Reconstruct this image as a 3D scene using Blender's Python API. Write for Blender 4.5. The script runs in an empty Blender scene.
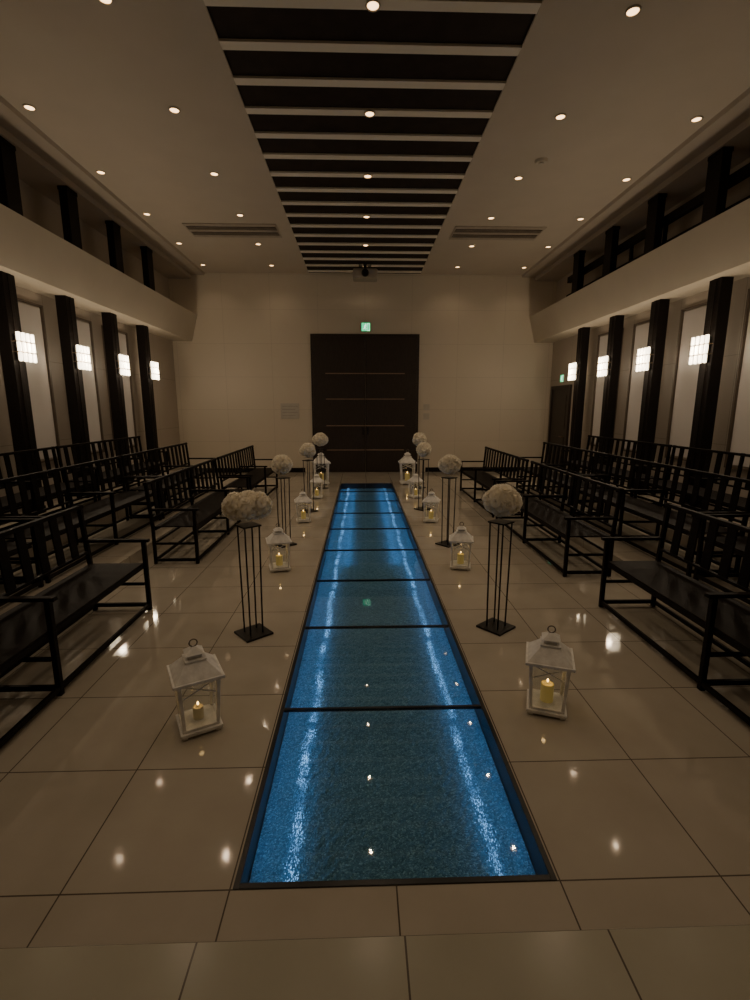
import bpy, bmesh, math, random
from mathutils import Vector, Matrix
random.seed(7)
C = bpy.context.scene.collection

# ------------------------------------------------------------ materials
def nt(name):
    m = bpy.data.materials.new(name); m.use_nodes = True
    n = m.node_tree.nodes; l = m.node_tree.links
    return m, n, l, n['Principled BSDF']

def mat(name, col, rough=0.5, metal=0.0, var=0.12, scale=6.0, bump=0.0, bscale=60.0, emis=None, estr=0.0, stretch=None, spec=0.5):
    m, n, l, p = nt(name)
    tc = n.new('ShaderNodeTexCoord'); mp = n.new('ShaderNodeMapping')
    l.new(tc.outputs['Object'], mp.inputs['Vector'])
    if stretch: mp.inputs['Scale'].default_value = stretch
    ns = n.new('ShaderNodeTexNoise'); ns.inputs['Scale'].default_value = scale; ns.inputs['Detail'].default_value = 5
    l.new(mp.outputs['Vector'], ns.inputs['Vector'])
    r = n.new('ShaderNodeValToRGB')
    r.color_ramp.elements[0].position = 0.3; r.color_ramp.elements[1].position = 0.7
    r.color_ramp.elements[0].color = (*[c*(1-var) for c in col], 1)
    r.color_ramp.elements[1].color = (*[min(1, c*(1+var)) for c in col], 1)
    l.new(ns.outputs['Fac'], r.inputs['Fac']); l.new(r.outputs['Color'], p.inputs['Base Color'])
    p.inputs['Roughness'].default_value = rough; p.inputs['Metallic'].default_value = metal
    p.inputs['Specular IOR Level'].default_value = spec
    if bump > 0:
        n2 = n.new('ShaderNodeTexNoise'); n2.inputs['Scale'].default_value = bscale
        l.new(mp.outputs['Vector'], n2.inputs['Vector'])
        b = n.new('ShaderNodeBump'); b.inputs['Strength'].default_value = bump; b.inputs['Distance'].default_value = 0.01
        l.new(n2.outputs['Fac'], b.inputs['Height']); l.new(b.outputs['Normal'], p.inputs['Normal'])
    if emis:
        p.inputs['Emission Color'].default_value = (*emis, 1); p.inputs['Emission Strength'].default_value = estr
    return m

def tile_mat(name, c1, c2, grout, rough, w=0.6, h=0.6, off=(0, 0, 0), mortar=0.003, axes='XY', bumpd=0.0015, mott=(.88, .87, .85), nscale=3.0, spec=.5):
    m, n, l, p = nt(name)
    tc = n.new('ShaderNodeTexCoord'); mp = n.new('ShaderNodeMapping')
    l.new(tc.outputs['Object'], mp.inputs['Vector'])
    mp.inputs['Location'].default_value = off
    src = mp.outputs['Vector']
    if axes == 'XZ' or axes == 'YZ':
        sp = n.new('ShaderNodeSeparateXYZ'); cb = n.new('ShaderNodeCombineXYZ')
        l.new(src, sp.inputs[0]); l.new(sp.outputs['X' if axes == 'XZ' else 'Y'], cb.inputs[0]); l.new(sp.outputs['Z'], cb.inputs[1])
        src = cb.outputs[0]
    bt = n.new('ShaderNodeTexBrick'); bt.offset = 0; bt.squash = 1
    bt.inputs['Scale'].default_value = 1; bt.inputs['Brick Width'].default_value = w; bt.inputs['Row Height'].default_value = h
    bt.inputs['Mortar Size'].default_value = mortar; bt.inputs['Mortar Smooth'].default_value = 0.1
    bt.inputs['Color1'].default_value = (*c1, 1); bt.inputs['Color2'].default_value = (*c2, 1); bt.inputs['Mortar'].default_value = (*grout, 1)
    l.new(src, bt.inputs['Vector'])
    ns = n.new('ShaderNodeTexNoise'); ns.inputs['Scale'].default_value = nscale; ns.inputs['Detail'].default_value = 8
    l.new(tc.outputs['Object'], ns.inputs['Vector'])
    r = n.new('ShaderNodeValToRGB'); r.color_ramp.elements[0].position = .3; r.color_ramp.elements[1].position = .75
    r.color_ramp.elements[0].color = (*mott, 1); r.color_ramp.elements[1].color = (1, 1, 1, 1)
    l.new(ns.outputs['Fac'], r.inputs['Fac'])
    mx = n.new('ShaderNodeMix'); mx.data_type = 'RGBA'; mx.blend_type = 'MULTIPLY'; mx.inputs[0].default_value = 1
    l.new(bt.outputs['Color'], mx.inputs[6]); l.new(r.outputs['Color'], mx.inputs[7])
    l.new(mx.outputs[2], p.inputs['Base Color'])
    p.inputs['Roughness'].default_value = rough; p.inputs['Specular IOR Level'].default_value = spec
    b = n.new('ShaderNodeBump'); b.inputs['Strength'].default_value = .6; b.inputs['Distance'].default_value = bumpd; b.invert = True
    l.new(bt.outputs['Fac'], b.inputs['Height']); l.new(b.outputs['Normal'], p.inputs['Normal'])
    return m

M = {}
M['floor'] = tile_mat('polished_floor_tile', (.48, .435, .36), (.465, .42, .35), (.12, .10, .08), .06, off=(0, -0.244, 0), spec=.3)
M['stage'] = tile_mat('stage_tile', (.44, .42, .335), (.43, .41, .33), (.12, .10, .08), .2, off=(0, -0.534, 0), spec=.3)
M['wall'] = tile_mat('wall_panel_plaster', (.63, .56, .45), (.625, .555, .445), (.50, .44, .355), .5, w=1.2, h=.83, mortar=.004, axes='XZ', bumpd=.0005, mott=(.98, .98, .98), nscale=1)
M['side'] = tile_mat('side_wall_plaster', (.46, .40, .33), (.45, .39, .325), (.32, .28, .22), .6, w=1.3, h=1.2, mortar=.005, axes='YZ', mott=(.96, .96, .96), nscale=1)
M['ceil'] = mat('ceiling_paint', (.52, .46, .375), .7, var=.03, scale=2, bump=.05, bscale=200)
M['slat'] = mat('pale_ceiling_strip', (.82, .76, .65), .6, var=.02, scale=2)
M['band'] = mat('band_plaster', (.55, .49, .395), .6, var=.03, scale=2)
M['shadeplaster'] = mat('recess_shade_plaster', (.42, .365, .30), .7, var=.04, scale=2)  # plaster darkened so its colour carries the shade of the upper recess
M['recess'] = mat('dark_recess', (.022, .014, .010), .7, var=.3, spec=.2)
M['wood'] = mat('dark_stained_wood', (.008, .0052, .004), .6, var=.4, scale=10, bump=.1, stretch=(6, 1, 6), spec=.15)
M['door'] = mat('dark_door_wood', (.026, .017, .012), .45, var=.3, scale=8, bump=.06, stretch=(8, 8, 1))
M['strip'] = mat('door_inlay', (.30, .21, .14), .4, .2, var=.1)
M['brass'] = mat('aged_brass', (.20, .14, .08), .4, .8, var=.15)
M['wframe'] = mat('window_frame_brown', (.13, .10, .075), .5, var=.15)
M['black'] = mat('black_iron', (.015, .013, .012), .4, .6, var=.2)
M['steel'] = mat('dark_steel_frame', (.05, .05, .05), .3, .8, var=.15)
M['white'] = mat('distressed_white_paint', (.80, .78, .73), .6, var=.16, scale=18, bump=.12)
M['ring'] = mat('downlight_ring', (.5, .45, .37), .4, var=.05)
M['petal'] = mat('cream_petals', (.99, .95, .85), .8, var=.01, scale=14)
pm = M['petal'].node_tree
tr = pm.nodes.new('ShaderNodeBsdfTranslucent'); tr.inputs[0].default_value = (1, .96, .86, 1)
ms = pm.nodes.new('ShaderNodeMixShader'); ms.inputs[0].default_value = .45
pm.links.new(pm.nodes['Principled BSDF'].outputs[0], ms.inputs[1]); pm.links.new(tr.outputs[0], ms.inputs[2])
pm.links.new(ms.outputs[0], pm.nodes['Material Output'].inputs[0])
M['wax'] = mat('candle_wax', (.75, .62, .26), .5, var=.06, emis=(1, .7, .18), estr=.06)
M['wax2'] = mat('pale_candle_wax', (.62, .52, .34), .5, var=.06, emis=(1, .75, .3), estr=.02)
M['flame'] = mat('candle_flame', (1, .7, .3), .5, emis=(1, .6, .18), estr=6)
M['bulb'] = mat('downlight_bulb', (1, .8, .5), .5, emis=(1, .60, .28), estr=5)
M['tube'] = mat('sconce_glass_tube', (1, .92, .8), .2, emis=(1, .84, .60), estr=6)
M['green'] = mat('exit_green', (.0, .35, .12), .5, emis=(.02, .9, .35), estr=1.2)
M['signw'] = mat('exit_white', (.8, .9, .8), .5, emis=(.8, 1, .85), estr=1.2)
M['plate'] = mat('pale_grey_plate', (.50, .46, .40), .5, var=.05)
M['ink'] = mat('grey_print', (.30, .27, .23), .6)
M['vent'] = mat('vent_metal', (.36, .31, .25), .5)
M['blind'] = mat('frosted_window_panel', (.62, .58, .55), .35, var=.03, scale=1.5)

def gravel():
    m, n, l, p = nt('blue_glass_gravel')
    tc = n.new('ShaderNodeTexCoord')
    v = n.new('ShaderNodeTexVoronoi'); v.inputs['Scale'].default_value = 170
    l.new(tc.outputs['Object'], v.inputs['Vector'])
    r = n.new('ShaderNodeValToRGB')
    e = r.color_ramp.elements
    e[0].position = 0; e[0].color = (.06, .15, .20, 1); e[1].position = 1; e[1].color = (.32, .48, .54, 1)
    a = e.new(.75); a.color = (.13, .26, .32, 1)
    sp = n.new('ShaderNodeSeparateColor'); l.new(v.outputs['Color'], sp.inputs[0]); l.new(sp.outputs[0], r.inputs['Fac'])
    l.new(r.outputs['Color'], p.inputs['Base Color'])
    b = n.new('ShaderNodeBump'); b.inputs['Strength'].default_value = .6; b.inputs['Distance'].default_value = .008; b.invert = True
    l.new(v.outputs['Distance'], b.inputs['Height']); l.new(b.outputs['Normal'], p.inputs['Normal'])
    p.inputs['Roughness'].default_value = .4
    return m
M['gravel'] = gravel()

def led(name, lo, hi):
    m, n, l, p = nt(name)
    tc = n.new('ShaderNodeTexCoord')
    v = n.new('ShaderNodeTexNoise'); v.inputs['Scale'].default_value = 7; v.inputs['Detail'].default_value = 3
    l.new(tc.outputs['Object'], v.inputs['Vector'])
    mr = n.new('ShaderNodeMapRange'); mr.inputs['From Min'].default_value = .35; mr.inputs['From Max'].default_value = .65
    mr.inputs['To Min'].default_value = lo; mr.inputs['To Max'].default_value = hi
    l.new(v.outputs['Fac'], mr.inputs['Value'])
    p.inputs['Base Color'].default_value = (.2, .4, .5, 1)
    p.inputs['Emission Color'].default_value = (.32, .60, 1, 1)
    l.new(mr.outputs[0], p.inputs['Emission Strength'])
    return m
M['led'] = led('blue_led_chips', .12, 1.3)

def glass(name, tint=(.9, .97, 1), rough=.02):
    m = bpy.data.materials.new(name); m.use_nodes = True
    n = m.node_tree.nodes; l = m.node_tree.links; n.clear()
    o = n.new('ShaderNodeOutputMaterial'); t = n.new('ShaderNodeBsdfTransparent'); g = n.new('ShaderNodeBsdfGlossy')
    f = n.new('ShaderNodeFresnel'); f.inputs['IOR'].default_value = 1.38
    ge = n.new('ShaderNodeNewGeometry'); inv = n.new('ShaderNodeMath'); inv.operation = 'SUBTRACT'; inv.inputs[0].default_value = 1
    l.new(ge.outputs['Backfacing'], inv.inputs[1])
    mu = n.new('ShaderNodeMath'); mu.operation = 'MULTIPLY'; l.new(f.outputs[0], mu.inputs[0]); l.new(inv.outputs[0], mu.inputs[1])
    t.inputs[0].default_value = (*tint, 1); g.inputs['Roughness'].default_value = rough
    x = n.new('ShaderNodeMixShader'); l.new(mu.outputs[0], x.inputs[0]); l.new(t.outputs[0], x.inputs[1]); l.new(g.outputs[0], x.inputs[2])
    l.new(x.outputs[0], o.inputs[0]); return m
M['glass'] = glass('clear_glass', (.97, .98, .98))
M['aisleglass'] = glass('aisle_glass', (.88, .96, 1), rough=.02)

# ------------------------------------------------------------ mesh helpers
class B:
    def __init__(s): s.bm = bmesh.new()
    def box(s, x0, x1, y0, y1, z0, z1, rot=None, mi=0):
        m = Matrix.Translation(((x0+x1)/2, (y0+y1)/2, (z0+z1)/2)) @ Matrix.Diagonal((abs(x1-x0), abs(y1-y0), abs(z1-z0), 1))
        if rot is not None: m = rot @ m
        r = bmesh.ops.create_cube(s.bm, size=1, matrix=m)
        s._mi(r, mi); return s
    def _mi(s, r, mi):
        if mi:
            for f in {f for v in r['verts'] for f in v.link_faces}: f.material_index = mi
    def cyl(s, p0, p1, r0, r1=None, seg=12, caps=True, mi=0):
        p0 = Vector(p0); p1 = Vector(p1); d = p1-p0
        m = Matrix.Translation((p0+p1)/2) @ d.to_track_quat('Z', 'Y').to_matrix().to_4x4()
        r = bmesh.ops.create_cone(s.bm, cap_ends=caps, segments=seg, radius1=r0, radius2=r0 if r1 is None else r1, depth=d.length, matrix=m)
        s._mi(r, mi); return s
    def bar(s, p0, p1, w, h):
        p0 = Vector(p0); p1 = Vector(p1); d = p1-p0
        m = Matrix.Translation((p0+p1)/2) @ d.to_track_quat('Z', 'Y').to_matrix().to_4x4() @ Matrix.Diagonal((w, h, d.length, 1))
        bmesh.ops.create_cube(s.bm, size=1, matrix=m); return s
    def xbar(s, p0, p1, tx, ty, extra=0):
        v0 = Vector(p0); v1 = Vector(p1); d = v1-v0
        mm = Matrix.Translation((v0+v1)/2) @ Matrix.Rotation(math.atan2(d.x, d.z), 4, 'Y') @ Matrix.Diagonal((tx, ty, d.length+extra, 1))
        bmesh.ops.create_cube(s.bm, size=1, matrix=mm); return s
    def sph(s, c, r, sub=2, sc=(1, 1, 1)):
        bmesh.ops.create_icosphere(s.bm, subdivisions=sub, radius=r, matrix=Matrix.Translation(c) @ Matrix.Diagonal((*sc, 1))); return s
    def prism(s, prof, y0, y1):
        a = [s.bm.verts.new((x, y0, z)) for x, z in prof]; b = [s.bm.verts.new((x, y1, z)) for x, z in prof]
        n = len(prof); s.bm.faces.new(a); s.bm.faces.new(b[::-1])
        for i in range(n): s.bm.faces.new((a[i], b[i], b[(i+1) % n], a[(i+1) % n]))
        return s
    def torus(s, c, R, r, axis='Z', seg=24, ring=8):
        vs = []
        for i in range(seg):
            a = 2*math.pi*i/seg; row = []
            for j in range(ring):
                b = 2*math.pi*j/ring
                x = (R+r*math.cos(b))*math.cos(a); y = (R+r*math.cos(b))*math.sin(a); z = r*math.sin(b)
                v = (x, y, z) if axis == 'Z' else ((x, z, y) if axis == 'Y' else (z, x, y))
                row.append(s.bm.verts.new(Vector(c)+Vector(v)))
            vs.append(row)
        for i in range(seg):
            for j in range(ring):
                s.bm.faces.new((vs[i][j], vs[(i+1) % seg][j], vs[(i+1) % seg][(j+1) % ring], vs[i][(j+1) % ring]))
        return s
    def taper(s, z1=.31, f0=.84):
        for v in s.bm.verts:
            if v.co.z <= z1+.001:
                f = f0+(1-f0)*max(0, v.co.z)/z1; v.co.x *= f; v.co.y *= f
        return s
    def done(s, name, mats, parent=None, loc=(0, 0, 0), bevel=0, smooth=False, recalc=True):
        if recalc: bmesh.ops.recalc_face_normals(s.bm, faces=s.bm.faces)
        me = bpy.data.meshes.new(name); s.bm.to_mesh(me); s.bm.free()
        if smooth:
            for p in me.polygons: p.use_smooth = True
        for m in (mats if isinstance(mats, list) else [mats]): me.materials.append(m)
        o = bpy.data.objects.new(name, me); C.objects.link(o); o.location = loc
        if parent: o.parent = parent
        if bevel:
            bv = o.modifiers.new('bevel', 'BEVEL'); bv.width = bevel; bv.segments = 2; bv.limit_method = 'ANGLE'
        return o

def struct(o): o['kind'] = 'structure'; return o
def thing(o, label, cat, group=None):
    o['label'] = label; o['category'] = cat
    if group: o['group'] = group
    return o
def empty(name, loc=(0, 0, 0), rz=0):
    e = bpy.data.objects.new(name, None); e.empty_display_size = .1; C.objects.link(e)
    e.location = loc; e.rotation_euler = (0, 0, rz); return e
def dup(root, loc, rz=0, label=None):
    def rec(o, par):
        c = o.copy(); C.objects.link(c)
        if par: c.parent = par
        for ch in list(o.children): rec(ch, c)
        return c
    c = rec(root, None); c.location = loc; c.rotation_euler = (0, 0, rz)
    if label: c['label'] = label
    return c

D = 12.9; H = 5.0; YB = -2.5; W = 4.9
AW = .59; A0 = 1.444; A1 = 10.9

# ------------------------------------------------------------ shell
b = B()
b.box(-W, -AW, YB, D, -.3, 0); b.box(AW, W, YB, D, -.3, 0)
b.box(-AW, AW, YB, A0, -.3, 0); b.box(-AW, AW, A1, D, -.3, 0)
b.box(-AW, AW, A0, A1, -.3, -.2)
struct(b.done('floor', M['floor']))
for nm, s in (('floor_left_tier', -1), ('floor_right_tier', 1)):
    b = B()
    xs = [2.62, 3.62, W]
    b.box(min(s*xs[0], s*W), max(s*xs[0], s*W), 1.6, 11.2, 0.0, .13)
    b.box(min(s*xs[1], s*W), max(s*xs[1], s*W), 1.6, 11.2, .13, .26)
    struct(b.done(nm, M['floor']))
b = B(); b.box(-W, W, YB, 1.134, 0, .19); struct(b.done('floor_stage', M['stage'], bevel=.004))
b = B(); b.box(-W-.2, W+.2, D, D+.2, -.3, H+.4); struct(b.done('wall_back', M['wall']))
b = B(); b.box(-W-.2, W+.2, YB-.2, YB, -.3, H+.4); struct(b.done('wall_front', M['wall']))
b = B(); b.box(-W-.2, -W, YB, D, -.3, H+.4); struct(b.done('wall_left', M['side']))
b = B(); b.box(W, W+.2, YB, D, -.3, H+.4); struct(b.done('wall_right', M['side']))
PW = 1.4; RD = .02
b = B(); b.box(-W, -PW, YB, D, H, H+.3); b.box(PW, W, YB, D, H, H+.3); b.box(-PW, PW, YB, D, H+RD, H+.3, mi=1)
struct(b.done('ceiling', [M['ceil'], M['recess']]))
b = B()
y = 4.7-14*.5
while y < D:
    if y > YB+.1: b.box(-PW+.002, PW-.002, y-.055, y+.055, H-.002, H+RD)
    y += .5
struct(b.done('trim_1', M['slat']))
n = 2; ZB = 4.0
for s in (-1, 1):
    b = B(); b.prism([(s*4.23, ZB), (s*4.4, 3.37), (s*W, 3.37), (s*W, ZB)], YB, D); struct(b.done('trim_%d' % n, M['band'])); n += 1
    b = B(); b.prism([(s*3.97, H), (s*3.99, H-.05), (s*4.32, H-.05), (s*4.32, 4.86), (s*W, 4.86), (s*W, H)], YB, D); struct(b.done('trim_%d' % n, M['shadeplaster'])); n += 1
    b = B(); b.box(min(s*(W-.01), s*W), max(s*(W-.01), s*W), YB, D, ZB, 4.86); struct(b.done('trim_%d' % n, M['shadeplaster'])); n += 1
for i, s in enumerate((-1, 1)):
    b = B()
    if s < 0: b.box(-W, -1.62, D-.02, D, 0, .12)
    else: b.box(1.62, W, D-.02, D, 0, .12)
    struct(b.done('baseboard_%s' % ('left' if s < 0 else 'right'), M['wood']))

PY = [5.3, 6.62, 7.93, 9.25, 10.58]
k = 1
for s in (-1, 1):
    for i in range(len(PY)):
        y0 = PY[i]-1.3+.2 if i == 0 else PY[i-1]+.2
        y1 = PY[i]-.2
        X = s*W
        b = B()
        xa, xb = sorted((X, X-s*.02)); b.box(xa, xb, y0+.05, y1-.05, .95, 3.15)
        xa, xb = sorted((X, X-s*.04))
        for (a, c, z0, z1) in ((y0, y0+.025, .9, 3.2), (y1-.025, y1, .9, 3.2), (y0, y1, .9, .925), (y0, y1, 3.175, 3.2)):
            b.box(xa, xb, a, c, z0, z1, mi=1)
        struct(b.done('window_%d' % k, [M['blind'], M['wframe']])); k += 1

# ------------------------------------------------------------ pilasters / posts / sconces
PX = 4.56
b = B(); b.box(-.16, 0, -.115, .115, 0, 3.11)
b.box(-.16, .012, -.12, .12, 0, .1)
b.box(-.16, .008, -.03, .03, .1, 3.11)
pil = b.done('pilaster', M['wood'], bevel=.006)
thing(pil, 'tall dark-stained square wooden pilaster against the pale side wall', 'pillar', 'dark wooden pilasters')
PH = 4.86-ZB
b = B(); b.box(-.12, 0, -.13, .13, 0, PH); b.box(-.13, .008, -.135, .135, 0, .05); b.box(-.13, .008, -.135, .135, PH-.05, PH)
post = b.done('clerestory_post', M['wood'], bevel=.004)
thing(post, 'short dark wooden post standing on the upper ledge', 'post', 'short posts on the upper ledges')

sc = empty('wall_sconce')
thing(sc, 'lit wall sconce with crystal glass tubes on a dark pilaster', 'wall lamp', 'glass tube wall sconces')
b = B(); b.box(0, .02, -.07, .07, -.16, .16); b.box(.02, .06, -.03, .03, -.03, .03); b.done('backplate', M['black'], sc, bevel=.003)
for yy in (-.135, -.045, .045, .135):
    b = B(); xx = .10
    for (z0, z1) in ((-.175, -.075), (-.055, .055), (.075, .175)):
        b.cyl((xx, yy, z0), (xx, yy, z1), .022, seg=14)
    b.cyl((xx, yy, -.18), (xx, yy, .18), .010, seg=8)
    b.done('glass_tube', M['tube'], sc)
b = B()
for zz in (-.065, .065):
    b.box(.03, .125, -.165, .165, zz-.004, zz+.004)
b.box(.055, .065, -.012, .012, -.065, .065)
b.done('bracket', M['brass'], sc)
ld = bpy.data.lights.new('sconce_light', 'POINT'); ld.energy = 12; ld.color = (1, .79, .55); ld.shadow_soft_size = .06
lo = bpy.data.objects.new('sconce_light', ld); C.objects.link(lo); lo.parent = sc; lo.location = (.22, 0, 0)

first = True
for s in (-1, 1):
    for yy in PY:
        rz = 0 if s < 0 else math.pi
        if first:
            pil.location = (s*PX, yy, .26); pil.rotation_euler[2] = rz
            post.location = (s*4.36, yy, ZB); post.rotation_euler[2] = rz
            sc.location = (s*(PX-.01), yy, 2.47); sc.rotation_euler[2] = rz
            first = False
        else:
            dup(pil, (s*PX, yy, .26), rz); dup(post, (s*4.36, yy, ZB), rz); dup(sc, (s*(PX-.01), yy, 2.47), rz)
b = B(); b.box(4.54, 4.62, 5.0, 11.4, 4.46, 4.58); b.box(4.54, 4.62, 5.0, 11.4, 4.14, 4.2)
for i in range(7): b.box(4.56, 4.60, 5.05+i*.94, 5.11+i*.94, ZB, 4.5)
thing(b.done('guard_rail', M['wood']), 'dark wooden guard rail along the upper ledge', 'railing')

# ------------------------------------------------------------ door
b = B()
b.box(-1.40, -1.35, D-.05, D, 0, 3.56); b.box(1.35, 1.40, D-.05, D, 0, 3.56); b.box(-1.35, 1.35, D-.05, D, 3.51, 3.56)
dr = struct(b.done('door_1', M['door'], bevel=.004))
ZS = [.03, .60, 1.24, 1.93, 2.58, 3.5]
for s in (-1, 1):
    x0, x1 = sorted((s*.004, s*1.348))
    b = B(); b.box(x0, x1, D-.045, D-.005, .01, 3.508)
    for z0, z1 in zip(ZS, ZS[1:]):
        b.box(x0+.03, x1-.03, D-.052, D-.045, z0+.02, z1-.02)
    b.done('door_leaf', M['door'], dr, bevel=.003)
    b = B()
    for z0 in ZS[1:-1]:
        b.box(x0+(.32 if s < 0 else .0), x1-(.0 if s < 0 else .32), D-.062, D-.045, z0-.011, z0+.011)
    b.done('inlay_strip', M['strip'], dr)
    b = B(); b.box(s*.06-.02, s*.06+.02, D-.075, D-.052, 1.0, 1.2)
    b.done('handle', M['black'], dr, bevel=.004)
b = B(); b.box(W-.06, W, 11.55, 11.63, 0, 2.25); b.box(W-.06, W, 12.62, 12.7, 0, 2.25); b.box(W-.06, W, 11.63, 12.62, 2.17, 2.25)
d2 = struct(b.done('door_2', M['door'], bevel=.004))
b = B(); b.box(W-.035, W-.005, 11.63, 12.62, .01, 2.17)
for z0 in (.2, 1.2): b.box(W-.045, W-.035, 11.75, 12.5, z0, z0+.8)
b.done('door_leaf', M['door'], d2)
b = B(); b.cyl((W-.09, 11.75, 1.0), (W-.09, 11.9, 1.0), .012); b.cyl((W-.09, 11.75, 1.0), (W-.03, 11.75, 1.0), .01); b.done('handle', M['brass'], d2)

def exit_sign(loc, rz, lab, sc=1):
    e = empty('exit_sign', loc, rz); e.scale = (sc, sc, sc)
    thing(e, lab, 'sign')
    b = B(); b.box(-.13, .13, -.05, 0, -.12, .12); b.done('casing', M['ring'], e, bevel=.004)
    b = B(); b.box(-.12, .12, -.054, -.05, -.11, .11); b.done('sign_face', M['green'], e)
    b = B(); y0, y1 = -.058, -.054
    b.box(.035, .045, y0, y1, -.09, .09); b.box(.035, .105, y0, y1, .08, .09); b.box(.095, .105, y0, y1, -.10, .09); b.box(.03, .105, y0, y1, -.10, -.09)
    b.cyl((-.005, y0, .065), (-.005, y1, .065), .018, seg=14)
    for p, q, w in (((-.012, .045), (-.03, -.01), .028), ((-.012, .04), (.03, .02), .012), ((-.02, .04), (-.055, .015), .012),
                    ((-.03, -.01), (.005, -.04), .014), ((.005, -.04), (-.005, -.085), .013), ((-.03, -.01), (-.05, -.05), .014), ((-.05, -.05), (-.09, -.055), .013)):
        b.xbar((p[0], -.056, p[1]), (q[0], -.056, q[1]), w, .004, w*.4)
    b.done('pictogram', M['signw'], e)
    return e
exit_sign((.02, D, 3.73), 0, 'green illuminated emergency exit sign above the large door', .9)
exit_sign((W, 12.1, 2.42), -math.pi/2, 'small green emergency exit sign above the side door', .75)

b = B(); b.box(-.24, .24, -.015, 0, -.2, .2); nb = b.done('notice_plate', M['plate'], loc=(-1.98, D, 1.62), bevel=.003)
thing(nb, 'small pale notice plate on the back wall', 'sign')
b = B()
for i in range(4): b.box(-.2, .2-.06*(i % 2), -.018, -.015, .12-i*.08, .13-i*.08)
b.done('printed_lines', M['ink'], nb)
for i, z in enumerate((1.72, 1.48)):
    b = B(); b.box(-.08, .08, -.012, 0, -.08, .08); o = b.done('switch_plate', M['plate'], loc=(1.62, D, z), bevel=.003)
    thing(o, 'small switch plate on the back wall next to the door', 'switch', 'wall switches by the door')
    for dx in (-.035, .035):
        b = B(); b.box(dx-.025, dx+.025, -.018, -.012, -.05, .05); b.done('rocker', M['ring'], o)

# ------------------------------------------------------------ ceiling devices
dl = empty('downlight')
thing(dl, 'small round recessed ceiling downlight glowing warm', 'ceiling light', 'recessed ceiling downlights')
b = B(); b.torus((0, 0, -.004), .056, .009, seg=24, ring=6); b.done('ring', M['ring'], dl, smooth=True)
b = B(); b.cyl((0, 0, -.006), (0, 0, .0), .048, seg=24); b.done('bulb', M['bulb'], dl)
sd = bpy.data.lights.new('downlight_spot', 'SPOT'); sd.energy = 16.5; sd.color = (1, .755, .51); sd.spot_size = math.radians(130); sd.spot_blend = 1.0; sd.shadow_soft_size = .025
sd2 = sd.copy(); sd2.energy = 7
so = bpy.data.objects.new('downlight_spot', sd); C.objects.link(so); so.parent = dl; so.location = (0, 0, -.03)
first = True
for r in range(-3, 6):
    for x in (-3.8, -2.2, 0, 2.2, 3.8):
        if r < -1 and abs(x) > 3: continue
        p = (x, 4.7+1.5*r, H-.003 if x == 0 else H)
        if first: dl.location = p; first = False; o = dl
        else: o = dup(dl, p)
        if r == 5 or abs(x) > 3:
            for ch in o.children:
                if ch.type == 'LIGHT': ch.data = sd2
for s in (-1, 1):
    b = B()
    b.box(-.85, .85, -.35, .35, -.012, 0)
    for i in range(2): b.box(-.82, .82, -.22+i*.28, -.06+i*.28, -.016, -.012, mi=1)
    for i in range(2):
        for j in range(3): b.box(-.82, .82, -.20+i*.28+j*.05, -.192+i*.28+j*.05, -.024, -.014)
    o = b.done('air_vent', [M['vent'], M['recess']], loc=(s*2.5, 9.95, H))
    thing(o, 'long slotted air-conditioning vent in the ceiling', 'vent', 'ceiling air vents')
b = B(); b.cyl((0, 0, -.03), (0, 0, 0), .07, .09, seg=24); b.cyl((0, 0, -.045), (0, 0, -.03), .03, .04, seg=16)
thing(b.done('smoke_detector', M['ring'], loc=(2.35, 7.2, H)), 'round smoke detector on the ceiling', 'smoke detector')
e = empty('ceiling_projector', (0, 12.1, 5.0)); thing(e, 'pale grey projector hanging from the ceiling near the back wall', 'projector')
b = B(); b.cyl((0, 0, -.12), (0, 0, .0), .04); b.box(-.15, .15, -.12, .12, -.012, 0); b.done('mount', M['black'], e)
b = B(); b.box(-.29, .29, -.2, .2, -.34, -.12); b.done('body', M['vent'], e, bevel=.04)
b = B(); b.cyl((0, -.2, -.23), (0, -.26, -.23), .085, .075, seg=24); b.torus((0, -.26, -.23), .07, .01, axis='Y'); b.done('lens', M['black'], e)

# ------------------------------------------------------------ glass aisle
P = (A1-A0)/9
aisle = empty('glass_aisle', (0, A0, 0))
thing(aisle, 'glass-topped aisle runner over blue lit gravel in steel frame', 'aisle')
b = B(); L = A1-A0
b.box(-AW, -AW+.022, 0, L, -.198, .004); b.box(AW-.022, AW, 0, L, -.198, .004)
b.box(-AW+.022, AW-.022, 0, .022, -.198, .004); b.box(-AW+.022, AW-.022, L-.022, L, -.198, .004)
for i in range(1, 9): b.box(-AW+.022, AW-.022, i*P-.009, i*P+.009, -.014, .004)
b.done('frame', M['steel'], aisle, bevel=.0015)
for i in range(9):
    b = B(); b.box(-AW+.024, AW-.024, i*P+.024 if i == 0 else i*P+.011, (i+1)*P-.024 if i == 8 else (i+1)*P-.011, -.012, .002)
    b.done('glass_panel', M['aisleglass'], aisle)
bm = bmesh.new()
nx, ny = 60, 500; GZ = -.115
vs = [[bm.verts.new((-AW+.025+(2*AW-.05)*i/nx, .025+(L-.05)*j/ny, GZ+random.uniform(-.004, .004))) for i in range(nx+1)] for j in range(ny+1)]
for j in range(ny):
    for i in range(nx): bm.faces.new((vs[j][i], vs[j][i+1], vs[j+1][i+1], vs[j+1][i]))
me = bpy.data.meshes.new('gravel'); bm.to_mesh(me); bm.free(); me.materials.append(M['gravel'])
g = bpy.data.objects.new('gravel', me); C.objects.link(g); g.parent = aisle; g['kind'] = 'stuff'
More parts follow.
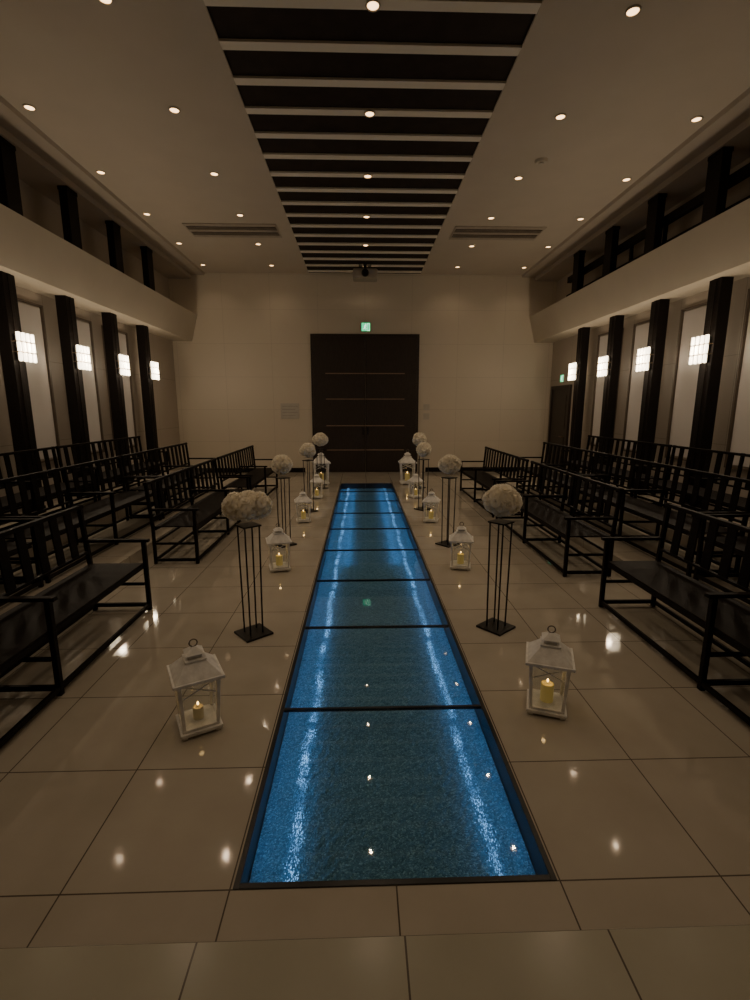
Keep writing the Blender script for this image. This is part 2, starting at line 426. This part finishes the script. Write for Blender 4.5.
for s in (-1, 1):
    for i in range(9):
        b = B(); bm = b.bm
        for q in range(620):
            y = i*P+.03+random.random()*(P-.06)
            x = s*.41+random.gauss(0, .0135)+.010*math.sin((i*P+y)*6)
            h = random.uniform(.002, .0065); w_ = random.uniform(.001, .0022); z = GZ+.008+random.uniform(0, .004); a = random.uniform(-.3, .3)
            ca, sa = math.cos(a), math.sin(a)
            pts = [(-w_, -h), (w_, -h*.5), (w_*.6, h), (-w_*.8, h*.7)]
            vv = [bm.verts.new((x+px*ca-py*sa, y+px*sa+py*ca, z)) for px, py in pts]
            bm.faces.new(vv)
            t = bm.verts.new((x, y, z-.004))
            for u in range(4): bm.faces.new((vv[(u+1) % 4], vv[u], t))
        b.done('light_strip', M['led'], aisle)
    for nm, en, X_, Z_, ro, y0, y1 in (('aisle_led', 3.0, AW-.035, -.03, 48, .1, L-.1), ('aisle_led_inner', 1.4, .41, -.06, 0, .1, L-.1), ('aisle_far_fill', 2.6, .30, -.03, 0, L*.42, L-.1)):  # the far-half lamps are added fill, brightening the distant panels
        a = bpy.data.lights.new(nm, 'AREA'); a.shape = 'RECTANGLE'; a.size = .02; a.size_y = y1-y0; a.energy = en; a.color = (.14, .46, 1)
        ao = bpy.data.objects.new(nm, a); C.objects.link(ao); ao.parent = aisle; ao.location = (s*X_, (y0+y1)/2, Z_); ao.rotation_euler = (0, s*math.radians(ro), 0)

# ------------------------------------------------------------ benches
bench = empty('wooden_bench')
BL = 2.5; hy = BL/2
b = B(); b.box(-.45, -.01, -hy+.02, hy-.02, .41, .424)
b.done('seat', M['wood'], bench, bevel=.004)
b = B(); b.box(-.03, -.008, -hy+.03, hy-.03, .375, .41); b.box(-.465, -.44, -hy+.03, hy-.03, .375, .41); b.done('apron', M['wood'], bench, bevel=.003)
tilt = lambda z: -.46-(z-.43)*.08
b = B()
b.bar((tilt(.9), -hy-.03, .90), (tilt(.9), hy+.03, .90), .04, .03)
b.bar((tilt(.52), -hy, .52), (tilt(.52), hy, .52), .03, .022)
for i in range(2):
    c = -hy/2+i*hy
    for dy in (-.45, -.27, -.09, .09, .27, .45):
        b.xbar((tilt(.52), c+dy, .52), (tilt(.89), c+dy, .89), .014, .085)
b.done('backrest', M['wood'], bench, bevel=.003)
for yy in (-hy, 0, hy):
    b = B(); b.box(-.018, .016, yy-.017, yy+.017, 0, .60); b.done('leg', M['wood'], bench, bevel=.004)
    b = B(); b.box(-.476, -.445, yy-.017, yy+.017, 0, .43); b.bar((-.46, yy, .42), (tilt(.92), yy, .92), .034, .034); b.done('leg', M['wood'], bench, bevel=.004)
    b = B()
    b.box(tilt(.6), .045, yy-.021, yy+.021, .60, .625)
    b.done('armrest', M['wood'], bench, bevel=.004)
b = B()
for yy in (-hy, 0, hy):
    b.box(-.44, -.025, yy-.013, yy+.013, .03, .062); b.box(-.44, -.025, yy-.010, yy+.010, .22, .245)
b.box(-.01, .013, -hy, hy, .03, .062)
b.box(-.47, -.45, -hy, hy, .03, .062)
b.box(-.47, -.455, -hy, hy, .22, .245)
b.done('stretcher', M['wood'], bench, bevel=.003)
thing(bench, 'dark wooden slatted bench with armrests facing the aisle', 'bench', 'dark benches beside the aisle')
rows = []
for c in (2.68, 6.42, 9.1): rows.append((-1.94, c, 0, 0))
for c in (2.62, 5.88, 8.6): rows.append((1.96, c, 0, math.pi))
for s in (-1, 1):
    for c in (2.9, 5.5, 8.1): rows.append((s*2.98, c, .13, 0 if s < 0 else math.pi))
    for c in (2.9, 5.5, 8.1): rows.append((s*3.86, c, .26, 0 if s < 0 else math.pi))
for i, (x, c, z, rz) in enumerate(rows):
    if i == 0: bench.location = (x, c, z); bench.rotation_euler[2] = rz
    else:
        o = dup(bench, (x, c, z), rz)
        if z > 0: o['label'] = 'dark wooden slatted bench with armrests on raised tier'; o['group'] = 'dark benches on the side tiers'

# ------------------------------------------------------------ flower stands
st = empty('flower_stand'); thing(st, 'slim black iron rod stand with square base plate', 'plant stand', 'black iron flower stands')
b = B(); b.box(-.11, .11, -.11, .11, 0, .016); b.done('base', M['black'], st, bevel=.003)
for dx in (-.05, .05):
    for dy in (-.05, .05):
        b = B(); b.cyl((dx, dy, .016), (dx*1.15, dy*1.15, .85), .0065, seg=8); b.done('rod', M['black'], st, smooth=True)
b = B(); b.box(-.07, .07, -.07, .07, .85, .86)
b.done('top_plate', M['black'], st)
def flowers(lobes):
    b = B(); bm = b.bm
    for (cx, cy, cz, R, nb_) in lobes:
        b.sph((cx, cy, cz), R*.80, 2)
        for i in range(nb_):
            z = 1-2*(i+.5)/nb_; a = i*2.39996+random.uniform(-.15, .15); rr = math.sqrt(1-z*z)
            nrm = Vector((rr*math.cos(a), rr*math.sin(a), z))
            c = Vector((cx, cy, cz))+nrm*R*random.uniform(.82, .92)
            q = nrm.to_track_quat('Z', 'Y').to_matrix()
            s = R*random.uniform(.34, .42)
            for ring, (n_, tl, ln) in enumerate(((6, .05, 1.0), (5, .45, .74), (4, .9, .5), (3, 1.2, .3))):
                for k in range(n_):
                    aa = 2*math.pi*k/n_+ring*.5+random.uniform(-.15, .15)
                    u = Vector((math.cos(aa), math.sin(aa), 0)); w = Vector((-math.sin(aa), math.cos(aa), 0))
                    up = Vector((0, 0, 1))
                    d1 = u*math.cos(tl)+up*math.sin(tl); d2 = u*math.cos(tl+.3)+up*math.sin(tl+.3)
                    l1 = s*ln
                    rows_ = [(0, .2*s), (.45, .5*l1), (.8, .48*l1), (1.0, .28*l1)]
                    prev = None
                    for t_, hw in rows_:
                        pc = d1*l1*min(t_, .5)+d2*l1*max(0, t_-.5)
                        cur = (bm.verts.new(c+q @ (pc-w*hw)), bm.verts.new(c+q @ (pc+w*hw)))
                        if prev: bm.faces.new((prev[0], prev[1], cur[1], cur[0]))
                        prev = cur
    return b
fl1 = flowers([(-.08, 0, .125, .10, 34), (.078, .01, .13, .095, 34), (0, -.045, .12, .09, 26), (.0, .02, .155, .085, 24)]).done('flower_bouquet', M['petal'], smooth=True, recalc=False)
fl2 = flowers([(0, 0, .15, .12, 44), (.045, -.03, .14, .09, 26), (-.05, .01, .145, .09, 26), (0, .04, .13, .09, 24)]).done('flower_bouquet', M['petal'], smooth=True, recalc=False)
thing(fl1, 'wide cream white flower cluster on top of a black stand', 'flowers', 'cream flower balls on stands')
thing(fl2, 'round cream white flower ball on top of a black stand', 'flowers', 'cream flower balls on stands')
sp = [(-.95, 3.45), (.935, 3.5), (-1.09, 5.9), (.97, 5.85), (-.99, 7.9), (.93, 8.0), (-.98, 10.25), (1.13, 10.25)]
for i, (x, y) in enumerate(sp):
    rz = math.radians(40)
    if i == 0: st.location = (x, y, 0); st.rotation_euler[2] = rz; fl1.location = (x, y, .87)
    else:
        dup(st, (x, y, 0), rz)
        if i == 1: fl2.location = (x, y, .87)
        else:
            f = dup(fl2, (x, y, .87), i*1.1); k = 1.0 if i < 6 else 1.18; f.scale = (k, k, k)

# ------------------------------------------------------------ lanterns
ln = empty('candle_lantern'); thing(ln, 'white distressed wooden lantern with glass panes and ring handle', 'lantern', 'white candle lanterns on the floor')
b = B(); b.box(-.125, .125, -.125, .125, .015, .035); b.box(-.11, .11, -.11, .11, .035, .05)
for dx in (-.1, .1):
    for dy in (-.1, .1): b.box(dx-.015, dx+.015, dy-.015, dy+.015, 0, .015)
b.taper().done('base', M['white'], ln, bevel=.003)
for dx in (-.098, .098):
    for dy in (-.098, .098):
        b = B(); b.box(dx-.010, dx+.010, dy-.010, dy+.010, .05, .31); b.taper().done('corner_post', M['white'], ln, bevel=.002)
for k in range(4):
    R = Matrix.Rotation(k*math.pi/2, 4, 'Z')
    b = B(); b.box(-.087, .087, .096, .099, .051, .309, rot=R); b.taper().done('glass_pane', M['glass'], ln)
    b = B()
    for sg in (-1, 1): bmesh.ops.create_cube(b.bm, size=1, matrix=R @ Matrix.Translation((0, .102, .27)) @ Matrix.Rotation(sg*math.radians(66), 4, 'Y') @ Matrix.Diagonal((.007, .005, .18, 1)))
    b.taper().done('lattice', M['white'], ln)
b = B(); b.box(-.128, .128, -.128, .128, .3115, .328)
def frus(b, z0, z1, r0, r1):
    bmesh.ops.create_cone(b.bm, cap_ends=True, segments=4, radius1=r0*1.4142, radius2=r1*1.4142, depth=z1-z0, matrix=Matrix.Translation((0, 0, (z0+z1)/2)) @ Matrix.Rotation(math.pi/4, 4, 'Z'))
frus(b, .328, .40, .118, .05); b.box(-.055, .055, -.055, .055, .40, .41); b.box(-.035, .035, -.035, .035, .41, .435); frus(b, .435, .465, .05, .012)
b.done('roof', M['white'], ln, bevel=.002)
b = B(); b.torus((0, 0, .485), .020, .0035, axis='Y'); b.done('ring_handle', M['wframe'], ln, smooth=True)

def mk_candle(h, r, wax, en, lab):
    b = B(); b.cyl((0, 0, 0), (0, 0, h), r, seg=24); b.torus((0, 0, h), r-.005, .005); b.cyl((0, 0, h), (0, 0, h+.014), .002, seg=6)
    cd = b.done('pillar_candle', wax)
    b = B(); b.sph((0, 0, h+.022), .006, 2, (1, 1, 1.9)); b.done('flame', M['flame'], cd, smooth=True)
    l = bpy.data.lights.new('candle_light', 'POINT'); l.energy = en; l.color = (1, .62, .24); l.shadow_soft_size = .012
    o = bpy.data.objects.new('candle_light', l); C.objects.link(o); o.parent = cd; o.location = (0, 0, h+.065)
    return thing(cd, lab, 'candle', 'lit candles in lanterns')
cd1 = mk_candle(.06, .028, M['wax2'], .05, 'short pale lit candle inside a white lantern')
cd = mk_candle(.10, .036, M['wax'], .09, 'lit yellow pillar candle inside a white lantern')
lp = [(-1.01, 2.37, 28, 1), (.94, 2.47, -20, 1), (-1.0, 4.95, 15, 1), (.95, 4.95, -12, 1), (-1.0, 7.15, 10, 1), (.94, 7.1, -15, 1), (-.97, 9.1, 0, 1), (.93, 9.1, 20, 1), (-1.02, 10.8, 10, 1.55), (.93, 10.8, 0, 1.55)]
for i, (x, y, r, k) in enumerate(lp):
    if i == 0:
        ln.location = (x, y, 0); ln.rotation_euler[2] = math.radians(r); cd1.location = (x, y, .05)
    else:
        a = dup(ln, (x, y, 0), math.radians(r))
        if i == 1: c = cd; c.location = (x, y, .05)
        else: c = dup(cd, (x, y, .05*k))
        a.scale = (k, k, k); c.scale = (k, k, k)
        if k > 1: a['label'] = 'larger white wooden lantern at the end of the glass aisle'

# ------------------------------------------------------------ world + camera
w = bpy.data.worlds.new('world'); bpy.context.scene.world = w; w.use_nodes = True
w.node_tree.nodes['Background'].inputs[0].default_value = (.02, .015, .01, 1)
cam = bpy.data.cameras.new('cam'); co = bpy.data.objects.new('camera', cam); C.objects.link(co)
cam.sensor_fit = 'AUTO'; cam.sensor_width = 36; cam.lens = 17.28; cam.clip_start = .05
co.location = (-.12, 0, 1.7); co.rotation_euler = (math.radians(90-10.85), 0, math.radians(-1.67))
bpy.context.scene.camera = co
